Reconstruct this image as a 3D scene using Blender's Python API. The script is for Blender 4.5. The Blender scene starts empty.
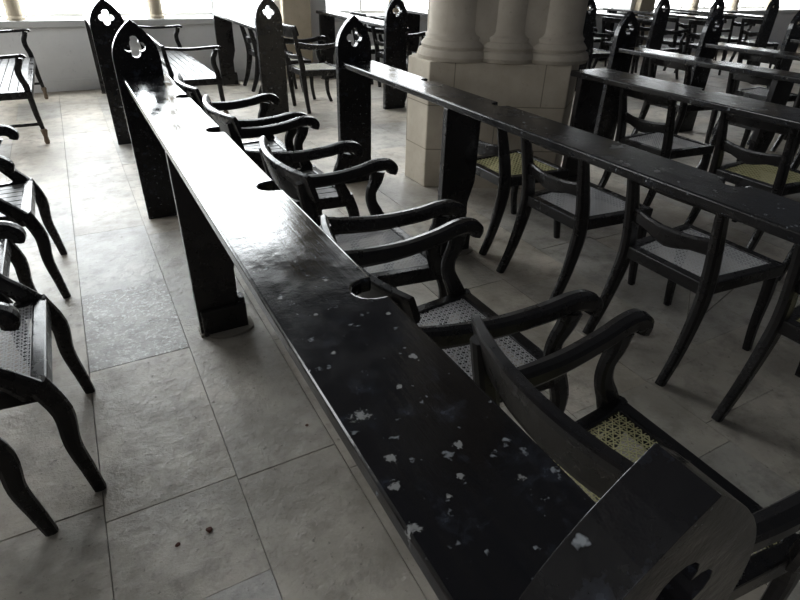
import bpy, bmesh, math, random
from mathutils import Vector, Matrix
random.seed(7)
C = bpy.context.scene
COL = C.collection
PI = math.pi

# ---------------------------------------------------------------- camera
cam = bpy.data.cameras.new('camera'); co = bpy.data.objects.new('camera', cam); COL.objects.link(co)
cam.sensor_width = 36; cam.lens = 24.81; cam.clip_start = 0.02; cam.clip_end = 200
rx = Vector((0.87708841, -0.47956678, 0.02704846))
dn = Vector((-0.23026392, -0.46921832, -0.85253311))
fw = Vector((0.42153819, 0.74151863, -0.52197287))
m = Matrix((rx, -dn, -fw)).transposed().to_4x4(); m.translation = Vector((0, 0, 1.45))
co.matrix_world = m
C.camera = co
cam.dof.use_dof = False

# ---------------------------------------------------------------- light
w = bpy.data.worlds.new('world'); C.world = w; w.use_nodes = True
bg = w.node_tree.nodes['Background']
bg.inputs['Color'].default_value = (0.85, 0.90, 1.0, 1); bg.inputs['Strength'].default_value = 0.06
PANE_MAIN = 13.0      # daylight in the window straight behind the aisle
PANE_SIDE = 6.5      # the windows further right
PANE_LEFT = 5.5     # unseen left windows, added for the side light on the desk edges
PANE_FAR = 9.0
C.view_settings.view_transform = 'Standard'; C.view_settings.look = 'None'
C.view_settings.gamma = 1; C.view_settings.use_curve_mapping = False
C.view_settings.exposure = 0.18

# ---------------------------------------------------------------- materials
def mat(name):
    mt = bpy.data.materials.new(name); mt.use_nodes = True
    nt = mt.node_tree; return mt, nt, nt.nodes['Principled BSDF']
def N(nt, typ, **kw):
    n = nt.nodes.new(typ)
    for k, v in kw.items():
        if k in n.inputs: n.inputs[k].default_value = v
        else: setattr(n, k, v)
    return n
def noise(nt, vec, scale, detail=4, rough=.6):
    n = N(nt, 'ShaderNodeTexNoise'); n.inputs['Scale'].default_value = scale
    n.inputs['Detail'].default_value = detail; n.inputs['Roughness'].default_value = rough
    nt.links.new(vec, n.inputs['Vector']); return n.outputs['Fac']
def ramp(nt, fac, stops):
    r = N(nt, 'ShaderNodeValToRGB'); cr = r.color_ramp
    while len(cr.elements) < len(stops): cr.elements.new(.5)
    for e, (p, c) in zip(cr.elements, stops):
        e.position = p; e.color = (c, c, c, 1) if isinstance(c, (int, float)) else (*c, 1)
    nt.links.new(fac, r.inputs['Fac']); return r.outputs['Color']
def mix(nt, fac, a, b):
    n = N(nt, 'ShaderNodeMix'); n.data_type = 'RGBA'
    for v, i in ((a, 6), (b, 7)):
        if isinstance(v, tuple): n.inputs[i].default_value = (*v, 1)
        else: nt.links.new(v, n.inputs[i])
    if isinstance(fac, (int, float)): n.inputs[0].default_value = fac
    else: nt.links.new(fac, n.inputs[0])
    return n.outputs[2]
def math_(nt, op, a, b=None):
    n = N(nt, 'ShaderNodeMath'); n.operation = op
    for v, i in ((a, 0), (b, 1)):
        if v is None: continue
        if isinstance(v, (int, float)): n.inputs[i].default_value = v
        else: nt.links.new(v, n.inputs[i])
    return n.outputs[0]
def vec(nt, sc=(1, 1, 1)):
    t = N(nt, 'ShaderNodeTexCoord'); mp = N(nt, 'ShaderNodeMapping'); mp.inputs['Scale'].default_value = sc
    nt.links.new(t.outputs['Object'], mp.inputs['Vector']); return mp.outputs['Vector']
def bump(nt, b, h, strength, dist):
    n = N(nt, 'ShaderNodeBump'); n.inputs['Strength'].default_value = strength; n.inputs['Distance'].default_value = dist
    nt.links.new(h, n.inputs['Height']); nt.links.new(n.outputs[0], b.inputs['Normal'])

def wood(name, base, base2, r0, r1, chips=0.0, spots=(), bumpd=.0006, spec=.4, grain=(30, 2, 30)):
    mt, nt, b = mat(name)
    v = vec(nt); vg = vec(nt, grain)
    g = noise(nt, vg, 2.0, 5)
    col = mix(nt, ramp(nt, g, [(.3, 0.0), (.75, 1.0)]), base, base2)
    wear = noise(nt, v, 7, 6, .65)
    rough = N(nt, 'ShaderNodeMapRange'); rough.inputs['To Min'].default_value = r0; rough.inputs['To Max'].default_value = r1
    rough.inputs['From Min'].default_value = .35; rough.inputs['From Max'].default_value = .65
    nt.links.new(wear, rough.inputs['Value'])
    rr = rough.outputs[0]
    hgt = math_(nt, 'ADD', math_(nt, 'MULTIPLY', g, .6), noise(nt, v, 14, 5))
    if chips:
        c1 = noise(nt, v, 55, 8, .75); c2 = noise(nt, v, 5, 2, .5)
        s = math_(nt, 'ADD', c1, math_(nt, 'MULTIPLY', c2, .45))
        msk = ramp(nt, s, [(chips, 0.0), (chips + .02, 1.0)])
        col = mix(nt, msk, col, (.20, .22, .24))
        rr = mix(nt, msk, rr, (.6, .6, .6))
        f1 = noise(nt, v, 42, 3, .6)
        m2 = ramp(nt, f1, [(.66, 0.0), (.72, 1.0)])
        f3 = noise(nt, v, 18, 6, .7)
        col = mix(nt, ramp(nt, f3, [(.56, 0.0), (.72, 1.0)]), col, (.022, .025, .033))
        col = mix(nt, m2, col, (.16, .17, .18))
    if spots:
        wob = noise(nt, v, 70, 6, .8)
        sep = N(nt, 'ShaderNodeSeparateXYZ'); t = N(nt, 'ShaderNodeTexCoord'); nt.links.new(t.outputs['Object'], sep.inputs[0])
        tot = None
        spots = [(px - .345, py, pr_) for px, py, pr_ in spots]
        for (x, y, rad) in spots:
            dx = math_(nt, 'SUBTRACT', sep.outputs[0], x); dy = math_(nt, 'SUBTRACT', sep.outputs[1], y)
            d = math_(nt, 'SQRT', math_(nt, 'ADD', math_(nt, 'MULTIPLY', dx, dx), math_(nt, 'MULTIPLY', dy, dy)))
            d = math_(nt, 'ADD', math_(nt, 'DIVIDE', d, rad), math_(nt, 'MULTIPLY', wob, 5.0))
            k = math_(nt, 'LESS_THAN', d, 3.1)
            tot = k if tot is None else math_(nt, 'MAXIMUM', tot, k)
        col = mix(nt, tot, col, (.15, .15, .145))
        rr = mix(nt, tot, rr, (.8, .8, .8))
    nt.links.new(col, b.inputs['Base Color'])
    nt.links.new(rr, b.inputs['Roughness'])
    b.inputs['Specular IOR Level'].default_value = spec
    bump(nt, b, hgt, .5, bumpd)
    return mt

SPOTS = [(.258, .565, .016), (.262, .47, .009), (.245, .425, .010), (.405, .66, .011), (.36, .45, .008), (.33, .40, .007),
         (.285, .73, .008), (.30, .86, .006), (.235, .36, .011), (.43, .80, .007), (.30, .38, .006), (.345, .60, .006), (.40, .36, .009),
         (.25, 1.08, .010), (.33, 1.12, .007), (.37, .98, .006), (.26, .95, .007)]
W_BOARD = wood('black_gloss_board', (.003, .003, .004), (.007, .006, .006), .07, .20, chips=.99, spots=SPOTS, bumpd=.0016, spec=.55)
W_POST = wood('black_gloss_post', (.004, .004, .005), (.010, .009, .009), .14, .30, chips=.96, bumpd=.006, spec=.3, grain=(6, 6, 3))
W_DARK = wood('black_satin_wood', (.007, .007, .008), (.016, .013, .012), .2, .42, chips=0)
W_DESK = wood('black_board_worn', (.005, .005, .006), (.011, .010, .009), .14, .30, chips=.99, spec=.35)
W_CHAIR = wood('ebonised_chair_wood', (.006, .006, .007), (.014, .012, .011), .2, .36, chips=0, spec=.32)
W_SLAT = wood('slatted_seat_wood', (.05, .05, .052), (.10, .097, .093), .35, .5, chips=0)
W_FOOT = wood('bare_wood_foot', (.14, .10, .07), (.20, .15, .10), .5, .7, chips=0)
def cane(name, a, b_):
    mt, nt, b = mat(name); v = vec(nt)
    f = noise(nt, v, 9, 4)
    nt.links.new(mix(nt, f, a, b_), b.inputs['Base Color']); b.inputs['Roughness'].default_value = .4
    return mt
CANE_G = cane('grey_cane', (.44, .44, .45), (.62, .61, .60))
CANE_Y = cane('yellow_cane', (.50, .47, .24), (.62, .58, .33))
CANE_B = cane('bleached_cane', (.46, .45, .40), (.60, .58, .50))

def stone(name, a, b_, rough=.85, joints=None, bumpd=.004, spec=.3):
    mt, nt, b = mat(name); v = vec(nt)
    f = noise(nt, v, 3.0, 8, .65); f2 = noise(nt, v, 22, 6, .7)
    col = mix(nt, ramp(nt, f, [(.3, 0.0), (.7, 1.0)]), a, b_)
    col = mix(nt, ramp(nt, f2, [(.60, 0.0), (.75, .5)]), col, tuple(c * .55 for c in a))
    if joints:
        br = N(nt, 'ShaderNodeTexBrick'); nt.links.new(joints(nt), br.inputs['Vector'])
        br.inputs['Scale'].default_value = 1; br.inputs['Mortar Size'].default_value = .004
        br.inputs['Brick Width'].default_value = .62; br.inputs['Row Height'].default_value = .31
        col = mix(nt, br.outputs['Fac'], col, tuple(c * .6 for c in a))
    nt.links.new(col, b.inputs['Base Color']); b.inputs['Roughness'].default_value = rough
    b.inputs['Specular IOR Level'].default_value = spec
    bump(nt, b, math_(nt, 'ADD', f, math_(nt, 'MULTIPLY', f2, .4)), .5, bumpd)
    return mt
def floor_stone(name, a, b_, fl=0):
    mt, nt, b = mat(name); v = vec(nt)
    f = noise(nt, v, 1.6, 6, .6); f2 = noise(nt, v, 9, 8, .7); f3 = noise(nt, v, 38, 5, .6)
    col = mix(nt, ramp(nt, f, [(.38, 0.0), (.62, 1.0)]), tuple(c * .8 for c in a), b_)
    col = mix(nt, ramp(nt, f2, [(.48, 0.0), (.68, .8)]), col, tuple(c * .62 for c in a))
    col = mix(nt, ramp(nt, f3, [(.63, 0.0), (.70, .7)]), col, (.10, .085, .07))
    rr = N(nt, 'ShaderNodeMapRange'); nt.links.new(f2, rr.inputs['Value'])
    rr.inputs['To Min'].default_value = .30; rr.inputs['To Max'].default_value = .62
    if fl:
        f4 = noise(nt, v, 42, 8, .8)
        k = ramp(nt, f4, [(fl, 0.0), (fl + .05, .8)])
        col = mix(nt, k, col, (.66, .66, .65))
    nt.links.new(col, b.inputs['Base Color']); nt.links.new(rr.outputs[0], b.inputs['Roughness'])
    b.inputs['Specular IOR Level'].default_value = .5
    bump(nt, b, math_(nt, 'ADD', math_(nt, 'MULTIPLY', f, 1.2), math_(nt, 'ADD', f2, math_(nt, 'MULTIPLY', f3, .35))), .7, .011)
    return mt
FL = [floor_stone('floor_stone_a', (.31, .28, .235), (.46, .42, .36)),
      floor_stone('floor_stone_b', (.34, .30, .245), (.49, .44, .37)),
      floor_stone('floor_stone_c', (.28, .26, .23), (.42, .395, .35)),
      floor_stone('floor_stone_flaked', (.25, .235, .21), (.36, .34, .31), fl=.53),
      floor_stone('floor_stone_scuffed', (.32, .305, .28), (.44, .42, .39), fl=.62)]
MORTAR = stone('floor_joint_mortar', (.16, .14, .12), (.24, .215, .18), .95)
WALL = stone('wall_limewash', (.70, .70, .70), (.78, .78, .775), .9, bumpd=.002)
DIM = stone('aisle_wall_stone', (.20, .19, .17), (.26, .25, .23), .9, bumpd=.002)
SILL = stone('sill_stone', (.55, .55, .54), (.62, .62, .60), .6, bumpd=.002)
TAN = stone('tan_stone', (.42, .36, .27), (.55, .48, .37), .9)
def cylmap(nt):
    t = N(nt, 'ShaderNodeTexCoord'); s = N(nt, 'ShaderNodeSeparateXYZ'); nt.links.new(t.outputs['Object'], s.inputs[0])
    c = N(nt, 'ShaderNodeCombineXYZ')
    nt.links.new(math_(nt, 'SUBTRACT', math_(nt, 'MULTIPLY', s.outputs[0], .88), math_(nt, 'MULTIPLY', s.outputs[1], .47)), c.inputs[0])
    nt.links.new(math_(nt, 'ADD', s.outputs[2], .02), c.inputs[1]); return c.outputs[0]
PILLAR = stone('pillar_stone', (.31, .27, .21), (.43, .38, .31), .88, joints=cylmap)
PILLAR_S = stone('pillar_shaft_stone', (.27, .24, .195), (.39, .345, .285), .88)
def emit(name, col, s):
    mt, nt, b = mat(name); b.inputs['Base Color'].default_value = (.8, .8, .8, 1)
    v = vec(nt); f = noise(nt, v, .8, 3)
    c = mix(nt, f, col, tuple(min(1, x * 1.08) for x in col))
    nt.links.new(c, b.inputs['Emission Color']); b.inputs['Emission Strength'].default_value = s
    return mt
PANE1 = emit('daylit_pane', (.88, .94, 1.0), PANE_MAIN)
PANE3 = emit('added_pane_left', (.93, .96, 1.0), PANE_LEFT)
PANE4 = emit('daylit_pane_far', (.90, .95, 1.0), PANE_FAR)
PANE2 = emit('daylit_pane_side', (.90, .95, 1.0), PANE_SIDE)
LEAF = stone('dead_leaf_brown', (.06, .02, .015), (.09, .035, .02), .8)
WIRE = cane('brace_wire', (.10, .09, .08), (.16, .14, .12))

# ---------------------------------------------------------------- mesh tools
def obj(name, bm, mt, parent=None, bevel=0, smooth=False, mats=None, seg=2):
    me = bpy.data.meshes.new(name)
    bmesh.ops.recalc_face_normals(bm, faces=bm.faces)
    bm.to_mesh(me); bm.free()
    for x in (mats or [mt]): me.materials.append(x)
    if smooth:
        for p in me.polygons: p.use_smooth = True
    o = bpy.data.objects.new(name, me); COL.objects.link(o)
    if parent: o.parent = parent
    if bevel:
        b = o.modifiers.new('bevel', 'BEVEL'); b.width = bevel; b.segments = seg; b.limit_method = 'ANGLE'; b.angle_limit = math.radians(40)
        b.harden_normals = False
    return o
def box(bm, x0, x1, y0, y1, z0, z1, mi=0):
    v = [bm.verts.new((x, y, z)) for z in (z0, z1) for y in (y0, y1) for x in (x0, x1)]
    for f in ((0, 2, 3, 1), (4, 5, 7, 6), (0, 1, 5, 4), (2, 6, 7, 3), (0, 4, 6, 2), (1, 3, 7, 5)):
        bm.faces.new([v[i] for i in f]).material_index = mi
def sweep(bm, pts, sizes, side=(0, 1, 0), n=10, p=3.2, sub=4):
    """bar with a rounded-rectangle section along a smooth path; sizes = (width along side, height)"""
    P = [Vector(a) for a in pts]
    if len(sizes) == 1: sizes = sizes * len(P)
    Q, S = [], []
    for i in range(len(P) - 1):
        p0 = P[max(i - 1, 0)]; p1 = P[i]; p2 = P[i + 1]; p3 = P[min(i + 2, len(P) - 1)]
        for k in range(sub):
            t = k / sub
            Q.append(.5 * ((2 * p1) + (p2 - p0) * t + (2 * p0 - 5 * p1 + 4 * p2 - p3) * t * t + (3 * p1 - p0 - 3 * p2 + p3) * t ** 3))
            S.append((sizes[i][0] * (1 - t) + sizes[i + 1][0] * t, sizes[i][1] * (1 - t) + sizes[i + 1][1] * t))
    Q.append(P[-1]); S.append(sizes[-1])
    s0 = Vector(side).normalized(); rings = []
    for i, q in enumerate(Q):
        t = (Q[min(i + 1, len(Q) - 1)] - Q[max(i - 1, 0)]).normalized()
        s = (s0 - t * s0.dot(t)).normalized(); nn = t.cross(s)
        ring = []
        for k in range(n):
            a = 2 * PI * (k + .5) / n; c, d = math.cos(a), math.sin(a)
            x = math.copysign(abs(c) ** (2 / p), c) * S[i][0] / 2; y = math.copysign(abs(d) ** (2 / p), d) * S[i][1] / 2
            ring.append(bm.verts.new(q + s * x + nn * y))
        rings.append(ring)
    for a, b in zip(rings, rings[1:]):
        for k in range(n): bm.faces.new((a[k], a[(k + 1) % n], b[(k + 1) % n], b[k]))
    bm.faces.new(rings[0][::-1]); bm.faces.new(rings[-1])
def lathe(bm, prof, cx=0, cy=0, n=32):
    rings = []
    for r, z in prof:
        rings.append([bm.verts.new((cx + r * math.cos(2 * PI * k / n), cy + r * math.sin(2 * PI * k / n), z)) for k in range(n)])
    for a, b in zip(rings, rings[1:]):
        for k in range(n): bm.faces.new((a[k], a[(k + 1) % n], b[(k + 1) % n], b[k]))
    bm.faces.new(rings[0][::-1]); bm.faces.new(rings[-1])
def prism(bm, poly, z0, z1):
    a = [bm.verts.new((x, y, z0)) for x, y in poly]; b = [bm.verts.new((x, y, z1)) for x, y in poly]
    bm.faces.new(a[::-1]); bm.faces.new(b)
    for i in range(len(poly)):
        j = (i + 1) % len(poly); bm.faces.new((a[i], a[j], b[j], b[i]))
def empty(name, loc=(0, 0, 0), rz=0):
    o = bpy.data.objects.new(name, None); COL.objects.link(o); o.location = loc; o.rotation_euler = (0, 0, rz); o.empty_display_size = .1
    return o
def tag(o, label=None, cat=None, group=None, kind=None):
    if label: o['label'] = label
    if cat: o['category'] = cat
    if group: o['group'] = group
    if kind: o['kind'] = kind
    return o
def copy_tree(o, parent=None):
    c = o.copy(); COL.objects.link(c); c.parent = parent
    for ch in [x for x in list(o.children)]: copy_tree(ch, c)
    return c

# ---------------------------------------------------------------- setting
WY = 8.16
# floor: individual slabs in long strips over a mortar bed
bm = bmesh.new()
box(bm, -4, 18, -2.5, 8.7, -.06, -.012, 5)
xs = [-4, -3.2, -2.6, -1.9, -1.4, -1.02, -.63, -.23, .16, .50, .95, 1.36, 1.78, 2.2, 2.62, 3.05, 3.6, 4.05, 4.6, 5.1, 5.7, 6.3, 6.9, 7.6, 8.3, 9.1, 10, 11, 12, 13, 14, 16, 18]
fixed = {-.63: [1.40, 2.6, 3.5, 4.27], -.23: [.96, 1.33, 2.12, 2.78, 3.56, 4.5], .16: [.55, 1.31, 2.35, 3.4, 4.3], 1.36: [.67, 1.04, 2.0, 3.1], 1.78: [.2, .77, 1.05, 1.9], 2.2: [1.12, 2.2]}
g = .0014
for i, (a, b) in enumerate(zip(xs, xs[1:])):
    cuts = list(fixed.get(a, []))
    y = -2.5 + random.random() * .5
    if cuts:
        y = min(cuts); lo = y
        while lo > -2.5 + .6: lo -= .5 + random.random() * .4; cuts.append(lo)
        y = max(cuts)
    while y < 8.1:
        y += .5 + random.random() * .6; cuts.append(y)
    cuts = sorted(set([-2.5] + [c for c in cuts if -2.4 < c < 8.5] + [8.7]))
    for y0, y1 in zip(cuts, cuts[1:]):
        mi = random.choice([0, 1, 2, 0, 1])
        if a == -.23 and abs(y0 - 2.12) < .01: mi = 3
        if a == -.23 and abs(y0 - 2.78) < .01: mi = 4
        if a == -.23 and y0 < .96 and y1 > .9: mi = 4
        j = random.uniform(-.0012, .0012)
        box(bm, a + g, b - g, y0 + g, y1 - g, -.012, j, mi)
fl = obj('floor', bm, None, mats=FL + [MORTAR]); tag(fl, kind='structure')

# back wall with low parapet, sills, window openings and piers
OPEN = [(-3.2, 2.55), (3.3, 5.5), (6.1, 9.4), (10.0, 15.0)]
HEAD = [4.4, 4.4, 1.75, 1.75]
bm = bmesh.new()
box(bm, -4, 18, WY, WY + .55, 0, .70)
xp = -4
for a, b in OPEN:
    box(bm, xp, a, WY + .0, WY + .55, .70, 5.2); xp = b
box(bm, xp, 18, WY, WY + .55, .70, 5.2)
for (a, b), hz in zip(OPEN, HEAD): box(bm, a, b, WY, WY + .55, hz, 5.2)
tag(obj('wall_back', bm, WALL), kind='structure')
bm = bmesh.new(); box(bm, -4, 18, WY - .025, WY, 0, .13)
tag(obj('baseboard_back', bm, WALL, bevel=.004), kind='structure')
for i, (a, b) in enumerate(OPEN):
    hz = HEAD[i]
    bm = bmesh.new(); box(bm, a, b, WY - .05, WY + .5, .70, .775)
    tag(obj('trim_%d' % (i + 1), bm, SILL, bevel=.012), kind='structure')
    r = empty('window_%d' % (i + 1), (0, 0, 0)); tag(r, kind='structure')
    bm = bmesh.new(); box(bm, a, b, WY + .46, WY + .47, .775, hz)
    obj('pane', bm, (PANE1, PANE2, PANE2, PANE4)[i], r)
    bm = bmesh.new()
    n = max(2, round((b - a) / .75))
    for k in range(n + 1):
        x = a + (b - a) * k / n; box(bm, x - .02, x + .02, WY + .42, WY + .455, .775, hz)
    for z in (.795, .5 * hz + .4, hz - .02): box(bm, a, b, WY + .425, WY + .45, z - .02, z + .02)
    obj('frame', bm, SILL, r)
k = 10
for x, hz in ((-1.95, 4.4), (-.45, 4.4), (1.05, 4.4), (4.4, 4.4), (7.2, 1.75), (8.3, 1.75), (11.3, 1.75), (12.6, 1.75), (13.9, 1.75)):
    bm = bmesh.new(); lathe(bm, [(.10, .775), (.10, .80), (.085, .82), (.085, hz)], x, WY + .06, 20)
    tag(obj('trim_%d' % k, bm, TAN, smooth=False), kind='structure'); k += 1
# unseen left aisle wall, its tall windows added as source of side light
LW = -4.0
bm = bmesh.new()
LO = [(-2.2, -.2), (4.3, 6.6)]
box(bm, LW - .5, LW, -2.5, WY, 0, 1.5); box(bm, LW - .5, LW, -2.5, WY, 4.6, 5.2)
yp = -2.5
for a, b in LO + [(WY, WY)]:
    box(bm, LW - .5, LW, yp, a, 1.5, 4.6) if a > yp else None
    yp = b
tag(obj('wall_left', bm, DIM), kind='structure')
for i, (a, b) in enumerate(LO):
    rr_ = empty('window_%d' % (i + 5)); tag(rr_, kind='structure')  # out of view, added to give the light from the left
    bm = bmesh.new(); box(bm, LW - .42, LW - .41, a, b, 1.5, 4.6); obj('pane', bm, PANE3, rr_)
    bm = bmesh.new()
    for k_ in range(4):
        y = a + (b - a) * k_ / 3; box(bm, LW - .40, LW - .37, y - .02, y + .02, 1.5, 4.6)
    obj('frame', bm, SILL, rr_)
# tan stone pilasters between the openings
for x0, x1 in ((2.62, 3.02), (5.6, 6.0), (9.5, 9.9), (15.1, 15.5)):
    bm = bmesh.new(); box(bm, x0, x1, WY - .14, WY, 0, 5.0)
    tag(obj('trim_%d' % k, bm, TAN, bevel=.02), kind='structure'); k += 1

# ---------------------------------------------------------------- clustered pillar
pr = empty('stone_pillar', (2.69, 3.46, 0)); tag(pr, 'clustered stone pillar with moulded bases on a tall pale block plinth', 'pillar')
c = Vector((2.67, 3.46))
pts = [(2.1, 3.72), (2.1, 3.42), (2.96, 2.97), (3.24, 3.18)]
pts = [(x - c.x, y - c.y) for x, y in pts]; pts = pts[:]; poly = pts + [(-x, -y) for x, y in pts[1:3]]
poly = [pts[0], pts[1], pts[2], pts[3], (-pts[1][0], -pts[1][1]), (-pts[2][0], -pts[2][1])]
bm = bmesh.new(); prism(bm, poly, 0, .885)
obj('plinth', bm, PILLAR, pr, bevel=.008)
u = Vector((.886, -.464)); nn = Vector((-.464, -.886))
A = Vector((2.1, 3.42)) - c
spots_ = []
for s in (.195, .53, .865):
    q = A + u * s - nn * .235; spots_.append(q)
for s in (.195, .53):
    q = -(A + u * s - nn * .235); spots_.append(q)
for q in spots_:
    bm = bmesh.new()
    rb = .262
    prof = [(rb, .885), (rb + .012, .91), (rb, .945), (rb - .02, .955), (rb - .012, .975), (rb - .035, 1.005), (rb - .045, 1.01), (rb - .040, 1.035), (rb - .055, 1.05), (.200, 1.075), (.200, 5.0)]
    lathe(bm, prof, q.x, q.y, 40)
    obj('shaft', bm, PILLAR_S, pr, smooth=False)
    for p_ in pr.children[-1].data.polygons: p_.use_smooth = abs(p_.normal.z) < .3
bm = bmesh.new()
core = [tuple((Vector(p_) * .80)) for p_ in poly]; prism(bm, core, .885, 5.0)
obj('core', bm, PILLAR_S, pr)

# ---------------------------------------------------------------- pew desks
TOP = .862
def board(bm, w_, y0, y1, notches):
    pts = [(-w_ / 2, y0), (-w_ / 2, y1), (w_ / 2, y1)]
    for ny in sorted(notches, reverse=True):
        if not (y0 + .1 < ny < y1 - .1): continue
        for k in range(11):
            a = PI * k / 10
            pts.append((w_ / 2 - .062 * math.sin(a) ** .7, ny + .040 * math.cos(a)))
    pts.append((w_ / 2, y0))
    prism(bm, pts[::-1], TOP - .036, TOP)
def arch_outline(hw, zs, za, n=9):
    """pointed arch: springs at zs, apex za; convex flanks with a small ogee tip"""
    out = []
    for k in range(n + 1):
        t = k / n
        x = hw * (1 - t ** 2.3); z = zs + (za - zs) * t
        out.append((x, z))
    return out
def end_panel(name, parent, x, y, hw=.124, th=.045, mt=None, za=1.147, bev=.005):
    zs = .935; o = arch_outline(hw, zs, za)
    outline = [(-hw, 0), (hw, 0)] + o + [(-a, b) for a, b in o[-2::-1]]
    # remove duplicates
    cz = 1.010; hole = []
    R, r = .032, .0245
    for q in range(4):
        ca = PI / 2 * q
        for k in range(9):
            a = ca + math.radians(-118 + 236 * k / 8)
            hole.append((R * math.cos(ca) + r * math.cos(a), cz + R * math.sin(ca) + r * math.sin(a)))
    bm = bmesh.new()
    def loop(pts_, yy):
        vs = [bm.verts.new((px, yy, pz)) for px, pz in pts_]
        es = [bm.edges.new((vs[i], vs[(i + 1) % len(vs)])) for i in range(len(vs))]
        return vs, es
    O, Hh = [], []
    for yy in (-th / 2, th / 2):
        vo, eo = loop(outline, yy); vh, eh = loop(hole, yy)
        bmesh.ops.triangle_fill(bm, edges=eo + eh, use_beauty=True)
        O.append(vo); Hh.append(vh)
    for L in (O, Hh):
        n_ = len(L[0])
        for i in range(n_):
            j = (i + 1) % n_; bm.faces.new((L[0][i], L[0][j], L[1][j], L[1][i]))
    ob = obj(name, bm, mt or W_POST, parent, bevel=bev, seg=2); ob.location = (x, y, 0)
    return ob
def support(parent, y, w_=.225, mt=None):
    bm = bmesh.new()
    hw = w_ / 2
    prof = [(-hw - .006, 0), (.062, 0), (.062, .30), (.098, .42), (.098, TOP - .037), (-hw - .006, TOP - .037)]
    a = [bm.verts.new((x, y - .02, z)) for x, z in prof]; b = [bm.verts.new((x, y + .02, z)) for x, z in prof]
    bm.faces.new(a); bm.faces.new(b[::-1])
    for i in range(len(prof)):
        j = (i + 1) % len(prof); bm.faces.new((a[i], b[i], b[j], a[j]))
    s = obj('support_panel', bm, mt or W_DARK, parent, bevel=.003)
    bm = bmesh.new(); box(bm, -hw + .004, .088, y - .042, y - .0195, 0, .13); box(bm, .061, .088, y - .03, y + .03, 0, .155)
    obj('foot_block', bm, mt or W_DARK, s, bevel=.006)
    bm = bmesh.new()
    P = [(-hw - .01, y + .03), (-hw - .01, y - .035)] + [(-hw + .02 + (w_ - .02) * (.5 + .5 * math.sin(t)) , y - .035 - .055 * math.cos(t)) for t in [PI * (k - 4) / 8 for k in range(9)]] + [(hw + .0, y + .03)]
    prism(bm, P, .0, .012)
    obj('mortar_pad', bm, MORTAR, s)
def desk(x, y0, y1, sup, post0, post1, notches, label, bmat, pmat, w_=.24):
    r = empty('pew_desk', (x, 0, 0)); tag(r, label, 'desk', None)
    bm = bmesh.new(); board(bm, w_, y0 + (.024 if post0 else 0), y1 - (.024 if post1 else 0), notches)
    ob = obj('board', bm, bmat, r, bevel=.007, seg=3)
    if post0: end_panel('end_panel', r, -.026, y0, mt=pmat, hw=.13, th=.055, bev=.009)
    if post1: end_panel('end_panel', r, -.022, y1, mt=pmat)
    for y in sup: support(r, y)
    return r
NOTCH = [.905, 1.59, 2.30, 2.98]
# the spots of the front board are laid out in its own coordinates
d = desk(.345, .138, 3.66, (2.2,), True, True, NOTCH, 'long glossy black pew desk in the foreground with chipped paint', W_BOARD, W_POST)
desk(1.725, -.3, 3.75, (2.42,), False, True, [.33, 1.0, 2.26, 2.95], 'long black pew desk whose pointed end stands just left of the stone pillar', W_DESK, W_POST)
desk(3.09, -.3, 2.93, (2.87, .1), False, False, [.8, 2.1], 'long black pew desk whose square end starts against the right side of the stone pillar', W_DESK, W_POST, w_=.32)
desk(4.36, -.3, 3.75, (2.3, .8), False, True, [.8, 1.5, 2.2, 2.9], 'black pew desk with the first pointed end panel right of the stone pillar', W_DESK, W_POST)
desk(5.55, -.3, 3.75, (2.3, .8), False, True, [.8, 1.5, 2.2, 2.9], 'black pew desk with the second pointed end panel right of the stone pillar', W_DESK, W_POST)
desk(6.98, -.3, 3.75, (2.3, .8), False, True, [.8, 1.5, 2.2, 2.9], 'black pew desk with a pointed end panel at the right edge of the view', W_DESK, W_POST)
FX = [.345, 1.785, 3.19, 4.55, 6.0, 7.42, 8.62, 10.02]
FLBL = ['black pew desk across the aisle in line with the foreground desk',
        'pew desk across the aisle with a tall pointed panel and sunlit board',
        'pew desk across the aisle running to the tan pilaster left of the pillar',
        'black pew desk across the aisle hidden mostly behind the stone pillar',
        'black pew desk of the back rows whose pointed panel touches the pillar',
        'black pew desk of the back rows, second pointed panel right of the pillar',
        'black pew desk of the back rows, third pointed panel right of the pillar',
        'black pew desk of the back rows, farthest right']
for x, l in zip(FX, FLBL):
    desk(x, 5.5 if x < 1 else 5.85, 7.98, (7.86,), True, False, [6.6, 7.3], l, W_DESK, W_POST)

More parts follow.
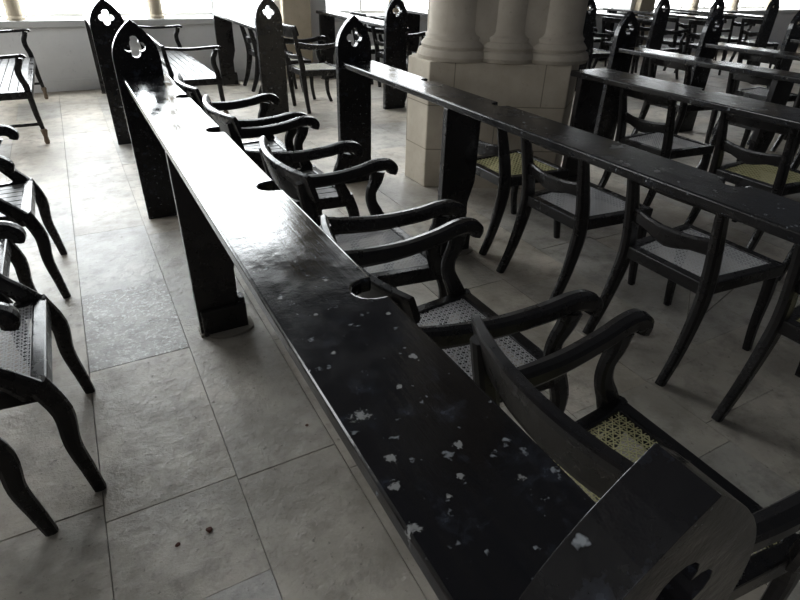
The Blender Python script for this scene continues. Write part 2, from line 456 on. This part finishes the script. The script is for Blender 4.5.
# ---------------------------------------------------------------- chairs
def strands(bm, hx0, hx1, hw0, hw1, z, pitch, wd, yellow=False):
    """six-way cane: paired strands along x and y plus two diagonals, clipped to a trapezoid"""
    def halfw(x): return hw0 + (hw1 - hw0) * (x - hx0) / (hx1 - hx0)
    def clip(p, q):
        # clip segment to the trapezoid by sampling
        best = None; n = 60; inside = []
        for k in range(n + 1):
            t = k / n; x = p[0] + (q[0] - p[0]) * t; y = p[1] + (q[1] - p[1]) * t
            if hx0 <= x <= hx1 and abs(y) <= halfw(x): inside.append((x, y))
        return (inside[0], inside[-1]) if len(inside) > 1 else None
    def strip(p, q, w_, zz):
        s = clip(p, q)
        if not s: return
        a, b = Vector((*s[0], zz)), Vector((*s[1], zz)); t = (b - a).normalized(); nv = Vector((-t.y, t.x, 0)) * w_ / 2
        h = Vector((0, 0, .0008))
        v = [bm.verts.new(k) for k in (a - nv, a + nv, b + nv, b - nv)]; v2 = [bm.verts.new(k.co - h) for k in v]
        bm.faces.new(v); bm.faces.new(v2[::-1])
        for i in range(4): bm.faces.new((v[i], v2[i], v2[(i + 1) % 4], v[(i + 1) % 4]))
    W2 = max(hw0, hw1); o = pitch * .17
    y = -W2
    while y <= W2:
        for e in (-o, o): strip((hx0, y + e), (hx1, y + e), wd, z + .0008)
        y += pitch
    x = hx0 + pitch / 2
    while x < hx1:
        for e in (-o, o): strip((x + e, -W2), (x + e, W2), wd, z)
        x += pitch
    L = hx1 - hx0 + 2 * W2; d = -L
    while d < L:
        strip((hx0, d - W2), (hx0 + L, d - W2 + L), wd * 1.15, z + .0016)
        strip((hx0, d + W2), (hx0 + L, d + W2 - L), wd * 1.15, z + .0024)
        d += pitch
def seat_frame(bm, x0, x1, w0, w1, z0=.392, z1=.445, t=.042):
    # front, rear, two sides as one mitred trapezoid ring
    o = [(x0, -w0), (x1, -w1), (x1, w1), (x0, w0)]; i_ = [(x0 + t, -w0 + t), (x1 - t, -w1 + t), (x1 - t, w1 - t), (x0 + t, w0 - t)]
    V = {}
    for nm, P in (('o', o), ('i', i_)):
        for z in (z0, z1): V[nm, z] = [bm.verts.new((x, y, z)) for x, y in P]
    for k in range(4):
        j = (k + 1) % 4
        bm.faces.new((V['o', z0][k], V['o', z0][j], V['o', z1][j], V['o', z1][k]))
        bm.faces.new((V['i', z0][j], V['i', z0][k], V['i', z1][k], V['i', z1][j]))
        bm.faces.new((V['o', z1][k], V['o', z1][j], V['i', z1][j], V['i', z1][k]))
        bm.faces.new((V['o', z0][j], V['o', z0][k], V['i', z0][k], V['i', z0][j]))
def put_seat(r, kind, x0, x1, w0, w1):
    t = .038; bm = bmesh.new()
    if kind == 'slat':
        n = 7; a = -w0 + t; step = 2 * (w0 - t) / n
        m1 = (w1 - t) / (w0 - t)
        for k in range(n):
            ya, yb = a + k * step + .004, a + (k + 1) * step - .004
            v = [bm.verts.new(q) for q in ((x0 + t, ya, .436), (x1 - t, ya * m1, .436), (x1 - t, yb * m1, .436), (x0 + t, yb, .436))]
            v2 = [bm.verts.new(q.co - Vector((0, 0, .012))) for q in v]
            bm.faces.new(v); bm.faces.new(v2[::-1])
            for i in range(4): bm.faces.new((v[i], v2[i], v2[(i + 1) % 4], v[(i + 1) % 4]))
        obj('slatted_seat', bm, W_SLAT, r)
    else:
        cfg = {'grey': (.0205, .0024, CANE_G), 'yellow': (.025, .0026, CANE_Y), 'pale': (.0185, .0030, CANE_B)}[kind]
        strands(bm, x0 + t, x1 - t, w0 - t, w1 - t, .437, cfg[0], cfg[1])
        o = obj('cane_seat', bm, cfg[2], r)
def armchair(kind, low=False, deep=False):
    r = empty('armchair')
    x0, x1, w0, w1 = -.23, .255, .215, .262
    bm = bmesh.new(); seat_frame(bm, x0, x1, w0, w1, .385); obj('seat_frame', bm, W_CHAIR, r, bevel=.006)
    put_seat(r, kind, x0, x1, w0, w1)
    top = .852 if low else .885
    for s in (-1, 1):
        bm = bmesh.new()
        sweep(bm, [(-.175, s * .215, 0), (-.195, s * .21, .16), (-.215, s * .205, .36), (-.220, s * .205, .47), (-.258, s * .21, .64), (-.30, s * .215, top - .04)],
              [(.034, .042), (.036, .048), (.040, .062), (.038, .060), (.036, .052), (.032, .040)])
        obj('rear_leg', bm, W_CHAIR, r, smooth=False)
        bm = bmesh.new()
        sweep(bm, [(.225, s * .243, .44), (.262, s * .248, .33), (.258, s * .252, .21), (.272, s * .256, .10), (.285 if deep else .312, s * .26, 0)],
              [(.040, .062), (.038, .058), (.036, .048), (.032, .042), (.030, .036)])
        obj('front_leg', bm, W_CHAIR, r)
        bm = bmesh.new()
        sup = [(.215, s * .255, .425), (.180, s * .260, .475), (.135, s * .265, .53), (.12, s * .268, .585), (.135, s * .270, .63), (.155, s * .272, .665)] if deep else [(.215, s * .255, .425), (.195, s * .260, .475), (.172, s * .265, .53), (.172, s * .268, .58), (.195, s * .270, .625), (.205, s * .272, .665)]
        sweep(bm, sup,
              [(.038, .075), (.036, .060), (.034, .050), (.034, .048), (.036, .060), (.038, .07)])
        obj('arm_support', bm, W_CHAIR, r)
        bm = bmesh.new()
        sweep(bm, [((px + .265) * (.92 if deep else 1) - .265, py, pz) for px, py, pz in [(-.265, s * .222, .692), (-.15, s * .234, .676), (-.02, s * .246, .670), (.11, s * .259, .680), (.19, s * .267, .694), (.245, s * .272, .692), (.275, s * .274, .672), (.272, s * .274, .648)]],
              [(.036, .064), (.040, .058), (.046, .052), (.048, .050), (.050, .052), (.052, .054), (.054, .054), (.052, .040)], sub=5)
        obj('arm', bm, W_CHAIR, r, smooth=False)
    bm = bmesh.new()   # crest: deep board bowed backwards
    h = .10 if low else .130
    cr = [(-.276, -.255, top - .055), (-.296, -.19, top - .064), (-.314, -.10, top - .07), (-.322, 0, top - .07), (-.314, .10, top - .07), (-.296, .19, top - .064), (-.276, .255, top - .055)]
    sweep(bm, cr, [(h * .72, .020), (h * .88, .024), (h * .98, .026), (h, .026), (h * .98, .026), (h * .88, .024), (h * .72, .020)], side=(-.30, 0, 1), p=5, n=12)
    obj('crest_rail', bm, W_CHAIR, r)
    bm = bmesh.new()
    sweep(bm, [(-.245, -.2, .58), (-.268, -.1, .57), (-.275, 0, .565), (-.268, .1, .57), (-.245, .2, .58)], [(.05, .018)], side=(-.2, 0, 1))
    obj('back_rail', bm, W_CHAIR, r)
    return r
def sidechair(kind, wires=False):
    r = empty('side_chair')
    x0, x1, w0, w1 = -.225, .235, .20, .235
    bm = bmesh.new(); seat_frame(bm, x0, x1, w0, w1, .390, .445); obj('seat_frame', bm, W_CHAIR, r, bevel=.006)
    put_seat(r, kind, x0, x1, w0, w1)
    for s in (-1, 1):
        bm = bmesh.new()
        sweep(bm, [(-.315, s * .205, 0), (-.255, s * .202, .15), (-.212, s * .196, .34), (-.212, s * .192, .47), (-.245, s * .192, .62), (-.29, s * .195, .785)],
              [(.034, .046), (.038, .056), (.042, .074), (.042, .072), (.040, .060), (.034, .042)])
        obj('rear_leg', bm, W_CHAIR, r)
        bm = bmesh.new()
        sweep(bm, [(.208, s * .208, .44), (.228, s * .21, .28), (.232, s * .212, .14), (.255, s * .214, 0)], [(.046, .056), (.042, .050), (.036, .042), (.032, .036)])
        obj('front_leg', bm, W_CHAIR, r)
    bm = bmesh.new()
    sweep(bm, [(-.28, -.215, .765), (-.302, -.1, .77), (-.308, 0, .77), (-.302, .1, .77), (-.28, .215, .765)], [(.07, .022)], side=(-.2, 0, 1))
    obj('crest_rail', bm, W_CHAIR, r)
    bm = bmesh.new()
    sweep(bm, [(-.235, -.19, .595), (-.25, -.1, .585), (-.256, 0, .570), (-.25, .1, .585), (-.235, .19, .595)], [(.07, .02), (.06, .02), (.085, .02), (.06, .02), (.07, .02)], side=(-.15, 0, 1))
    obj('back_rail', bm, W_CHAIR, r)
    if wires:
        bm = bmesh.new()
        sweep(bm, [(-.245, -.19, .26), (-.13, -.08, .395)], [(.005, .005)], side=(0, 0, 1), n=6)
        sweep(bm, [(-.245, -.2, .26), (-.05, -.212, .395)], [(.005, .005)], side=(0, 0, 1), n=6)
        obj('wire_brace', bm, WIRE, r)
    return r
def place(proto, x, y, rz, label, cat, group=None, used=set()):
    o = proto if proto.name not in used else copy_tree(proto)
    used.add(o.name)
    o.location = (x, y, 0); o.rotation_euler = (0, 0, math.radians(rz)); tag(o, label, cat, group)
    return o
AG, AY, AS, AL, AP = armchair('grey'), armchair('yellow'), armchair('slat'), armchair('grey', True), armchair('pale')
DS, DG = armchair('slat', deep=True), armchair('grey', deep=True)
SG, SY, SW, SP = sidechair('grey'), sidechair('yellow'), sidechair('grey', True), sidechair('pale')

# armchairs backing on to the foreground desk
place(AY, .86, .455, 0, 'black armchair with yellow cane seat beside the nearest pointed end panel', 'chair')
place(AL, .812, 1.13, 0, 'low-backed black armchair with grey cane seat beside the foreground desk notch', 'chair')
place(AG, .855, 1.84, -1, 'black armchair with grey cane seat, third to the right of the foreground desk', 'chair')
place(AS, .83, 2.68, 1, 'black slatted-seat armchair, fourth to the right of the foreground desk', 'chair')
place(AS, .812, 3.34, 0, 'black slatted-seat armchair to the right of the far end of the foreground desk', 'chair')
# armchairs on the left facing the foreground desk
place(DS, -.575, 3.07, 0, 'slatted-seat black armchair, farthest of four cut by the left photo edge', 'chair')
place(DS, -.655, 2.34, 0, 'black armchair set back at the left edge, second farthest of four', 'chair')
place(DG, -.518, 1.735, 0, 'black armchair with grey cane seat at the left edge, third farthest of four', 'chair')
place(DG, -.655, 1.11, 0, 'black armchair in the lower left corner, nearest the camera on the left', 'chair')
# side chairs behind the second desk
grp = None
place(SY, 2.165, 2.50, 0, 'black side chair with yellow cane seat right in front of the stone pillar', 'chair')
place(SG, 2.125, 1.87, 0, 'black side chair with grey cane seat, second from the pillar behind the second desk', 'chair')
place(SW, 2.125, 1.21, 0, 'black side chair with grey cane seat and thin wire braces under it', 'chair')
place(SY, 2.15, .56, 0, 'black side chair with yellow cane seat cut by the right edge of the photo', 'chair')
# third row
L3 = ['black side chair with grey seat behind the third desk, nearest the pillar', 'black side chair with yellow-green cane seat behind the third desk',
      'black side chair behind the third desk at the right edge of the view']
for y, p, l in ((2.48, SG, L3[0]), (1.74, SY, L3[1]), (1.12, SG, L3[2])):
    place(p, 3.47, y, 0, l, 'chair')
ROWS = [(4.82, 'the first pointed desk right of the pillar'), (6.01, 'the second pointed desk right of the pillar'), (7.44, 'the pointed desk at the right edge')]
ORD = ['at the aisle', 'second from aisle', 'third from aisle', 'fourth from aisle']
for i, (x, nm) in enumerate(ROWS):
    for j, y in enumerate((3.35, 2.65, 1.95, 1.25)):
        place(random.choice((SG, SP, SG)), x, y + random.uniform(-.06, .06), random.uniform(-4, 4), 'black side chair behind %s, %s' % (nm, ORD[j]), 'chair')
# far block across the aisle
FR = [(2.24, 'second far desk with the sunlit board'), (3.66, 'far desk left of the pillar'), (5.05, 'far desk hidden by the pillar'), (6.45, 'far desk just right of the pillar'),
      (7.87, 'second far desk right of the pillar'), (9.08, 'third far desk right of the pillar'), (10.48, 'last far desk at right')]
for i, (x, nm) in enumerate(FR):
    for j, y in enumerate((6.2, 6.86, 7.5)):
        p = (AP if j == 0 else SP if j == 1 else SG) if i == 0 else random.choice((SG, SP, AG, AP))
        nmk = 'armchair' if p in (AP, AG) else 'side chair'
        place(p, x + (.09 if p in (AP, AG) else 0), y + random.uniform(-.04, .04), random.uniform(-3, 3), 'black %s at the %s, %s' % (nmk, nm, ['nearest the aisle', 'middle of three', 'nearest the back wall'][j]), 'chair')

# ---------------------------------------------------------------- slatted benches
def bench():
    r = empty('slatted_bench')
    L = 1.02
    bm = bmesh.new(); seat_frame(bm, -.23, .24, L, L, .385, .445); obj('seat_frame', bm, W_CHAIR, r, bevel=.005)
    bm = bmesh.new()
    for k in range(6):
        a = -.19 + k * .066; box(bm, a, a + .058, -L + .04, L - .04, .428, .443)
    obj('slatted_seat', bm, W_SLAT, r)
    for s in (-1, 1):
        yy = s * (L - .03)
        bm = bmesh.new()
        sweep(bm, [(.215, yy, .44), (.225, yy, .25), (.24, yy, .13)], [(.05, .05), (.046, .046), (.034, .034)])
        f = obj('front_leg', bm, W_CHAIR, r)
        bm = bmesh.new(); lathe(bm, [(.016, 0), (.022, .02), (.017, .06), (.024, .10), (.028, .115), (.02, .13)], .243, yy, 16); obj('foot', bm, W_FOOT, f)
        bm = bmesh.new()
        sweep(bm, [(-.28, yy, 0), (-.22, yy, .25), (-.21, yy, .45), (-.235, yy, .62), (-.25, yy, .745)], [(.036, .04), (.04, .044), (.04, .048), (.036, .04), (.03, .034)])
        obj('rear_leg', bm, W_CHAIR, r)
        bm = bmesh.new()
        sweep(bm, [(.215, yy, .43), (.21, yy, .49), (.19, yy, .56), (.19, yy, .62), (.21, yy, .665), (.22, yy, .70)], [(.036, .05)] * 6)
        obj('arm_support', bm, W_CHAIR, r)
        bm = bmesh.new()
        sweep(bm, [(-.25, yy, .72), (-.05, yy, .705), (.15, yy, .712), (.245, yy, .716), (.265, yy, .70)], [(.042, .028)] * 5)
        obj('arm', bm, W_CHAIR, r)
        bm = bmesh.new(); sweep(bm, [(-.235, yy, .17), (.235, yy, .17)], [(.022, .026)]); obj('stretcher', bm, W_CHAIR, r)
    for z, h in ((.715, .05), (.57, .04)):
        bm = bmesh.new(); x = -.25 if z > .7 else -.235; box(bm, x - .012, x + .012, -L + .03, L - .03, z - h / 2, z + h / 2); obj('back_rail', bm, W_CHAIR, r, bevel=.005)
    return r
B = bench()
place(B, -.60, 6.75, 0, 'black slatted bench with arms at the upper left, standing before the window wall', 'bench')
place(B, 1.0, 6.85, 0, 'black slatted bench with arms just right of the far pointed end panel', 'bench')

# ---------------------------------------------------------------- debris on the slabs
def crumb(x, y, s, label):
    bm = bmesh.new(); bmesh.ops.create_icosphere(bm, subdivisions=2, radius=s)
    for v in bm.verts:
        v.co *= 1 + random.uniform(-.25, .25); v.co.z = max(v.co.z * .35, -.001)
    o = obj('dead_leaf', bm, LEAF); o.location = (x, y, .002); tag(o, label, 'leaf litter')
crumb(.037, 1.163, .010, 'crumpled dark brown leaf bit on the slab at lower left')
crumb(-.055, 1.155, .007, 'smaller brown leaf crumb just left of the dark leaf bit')
crumb(.445, 1.44, .006, 'reddish leaf crumb on the floor close to the foreground desk')
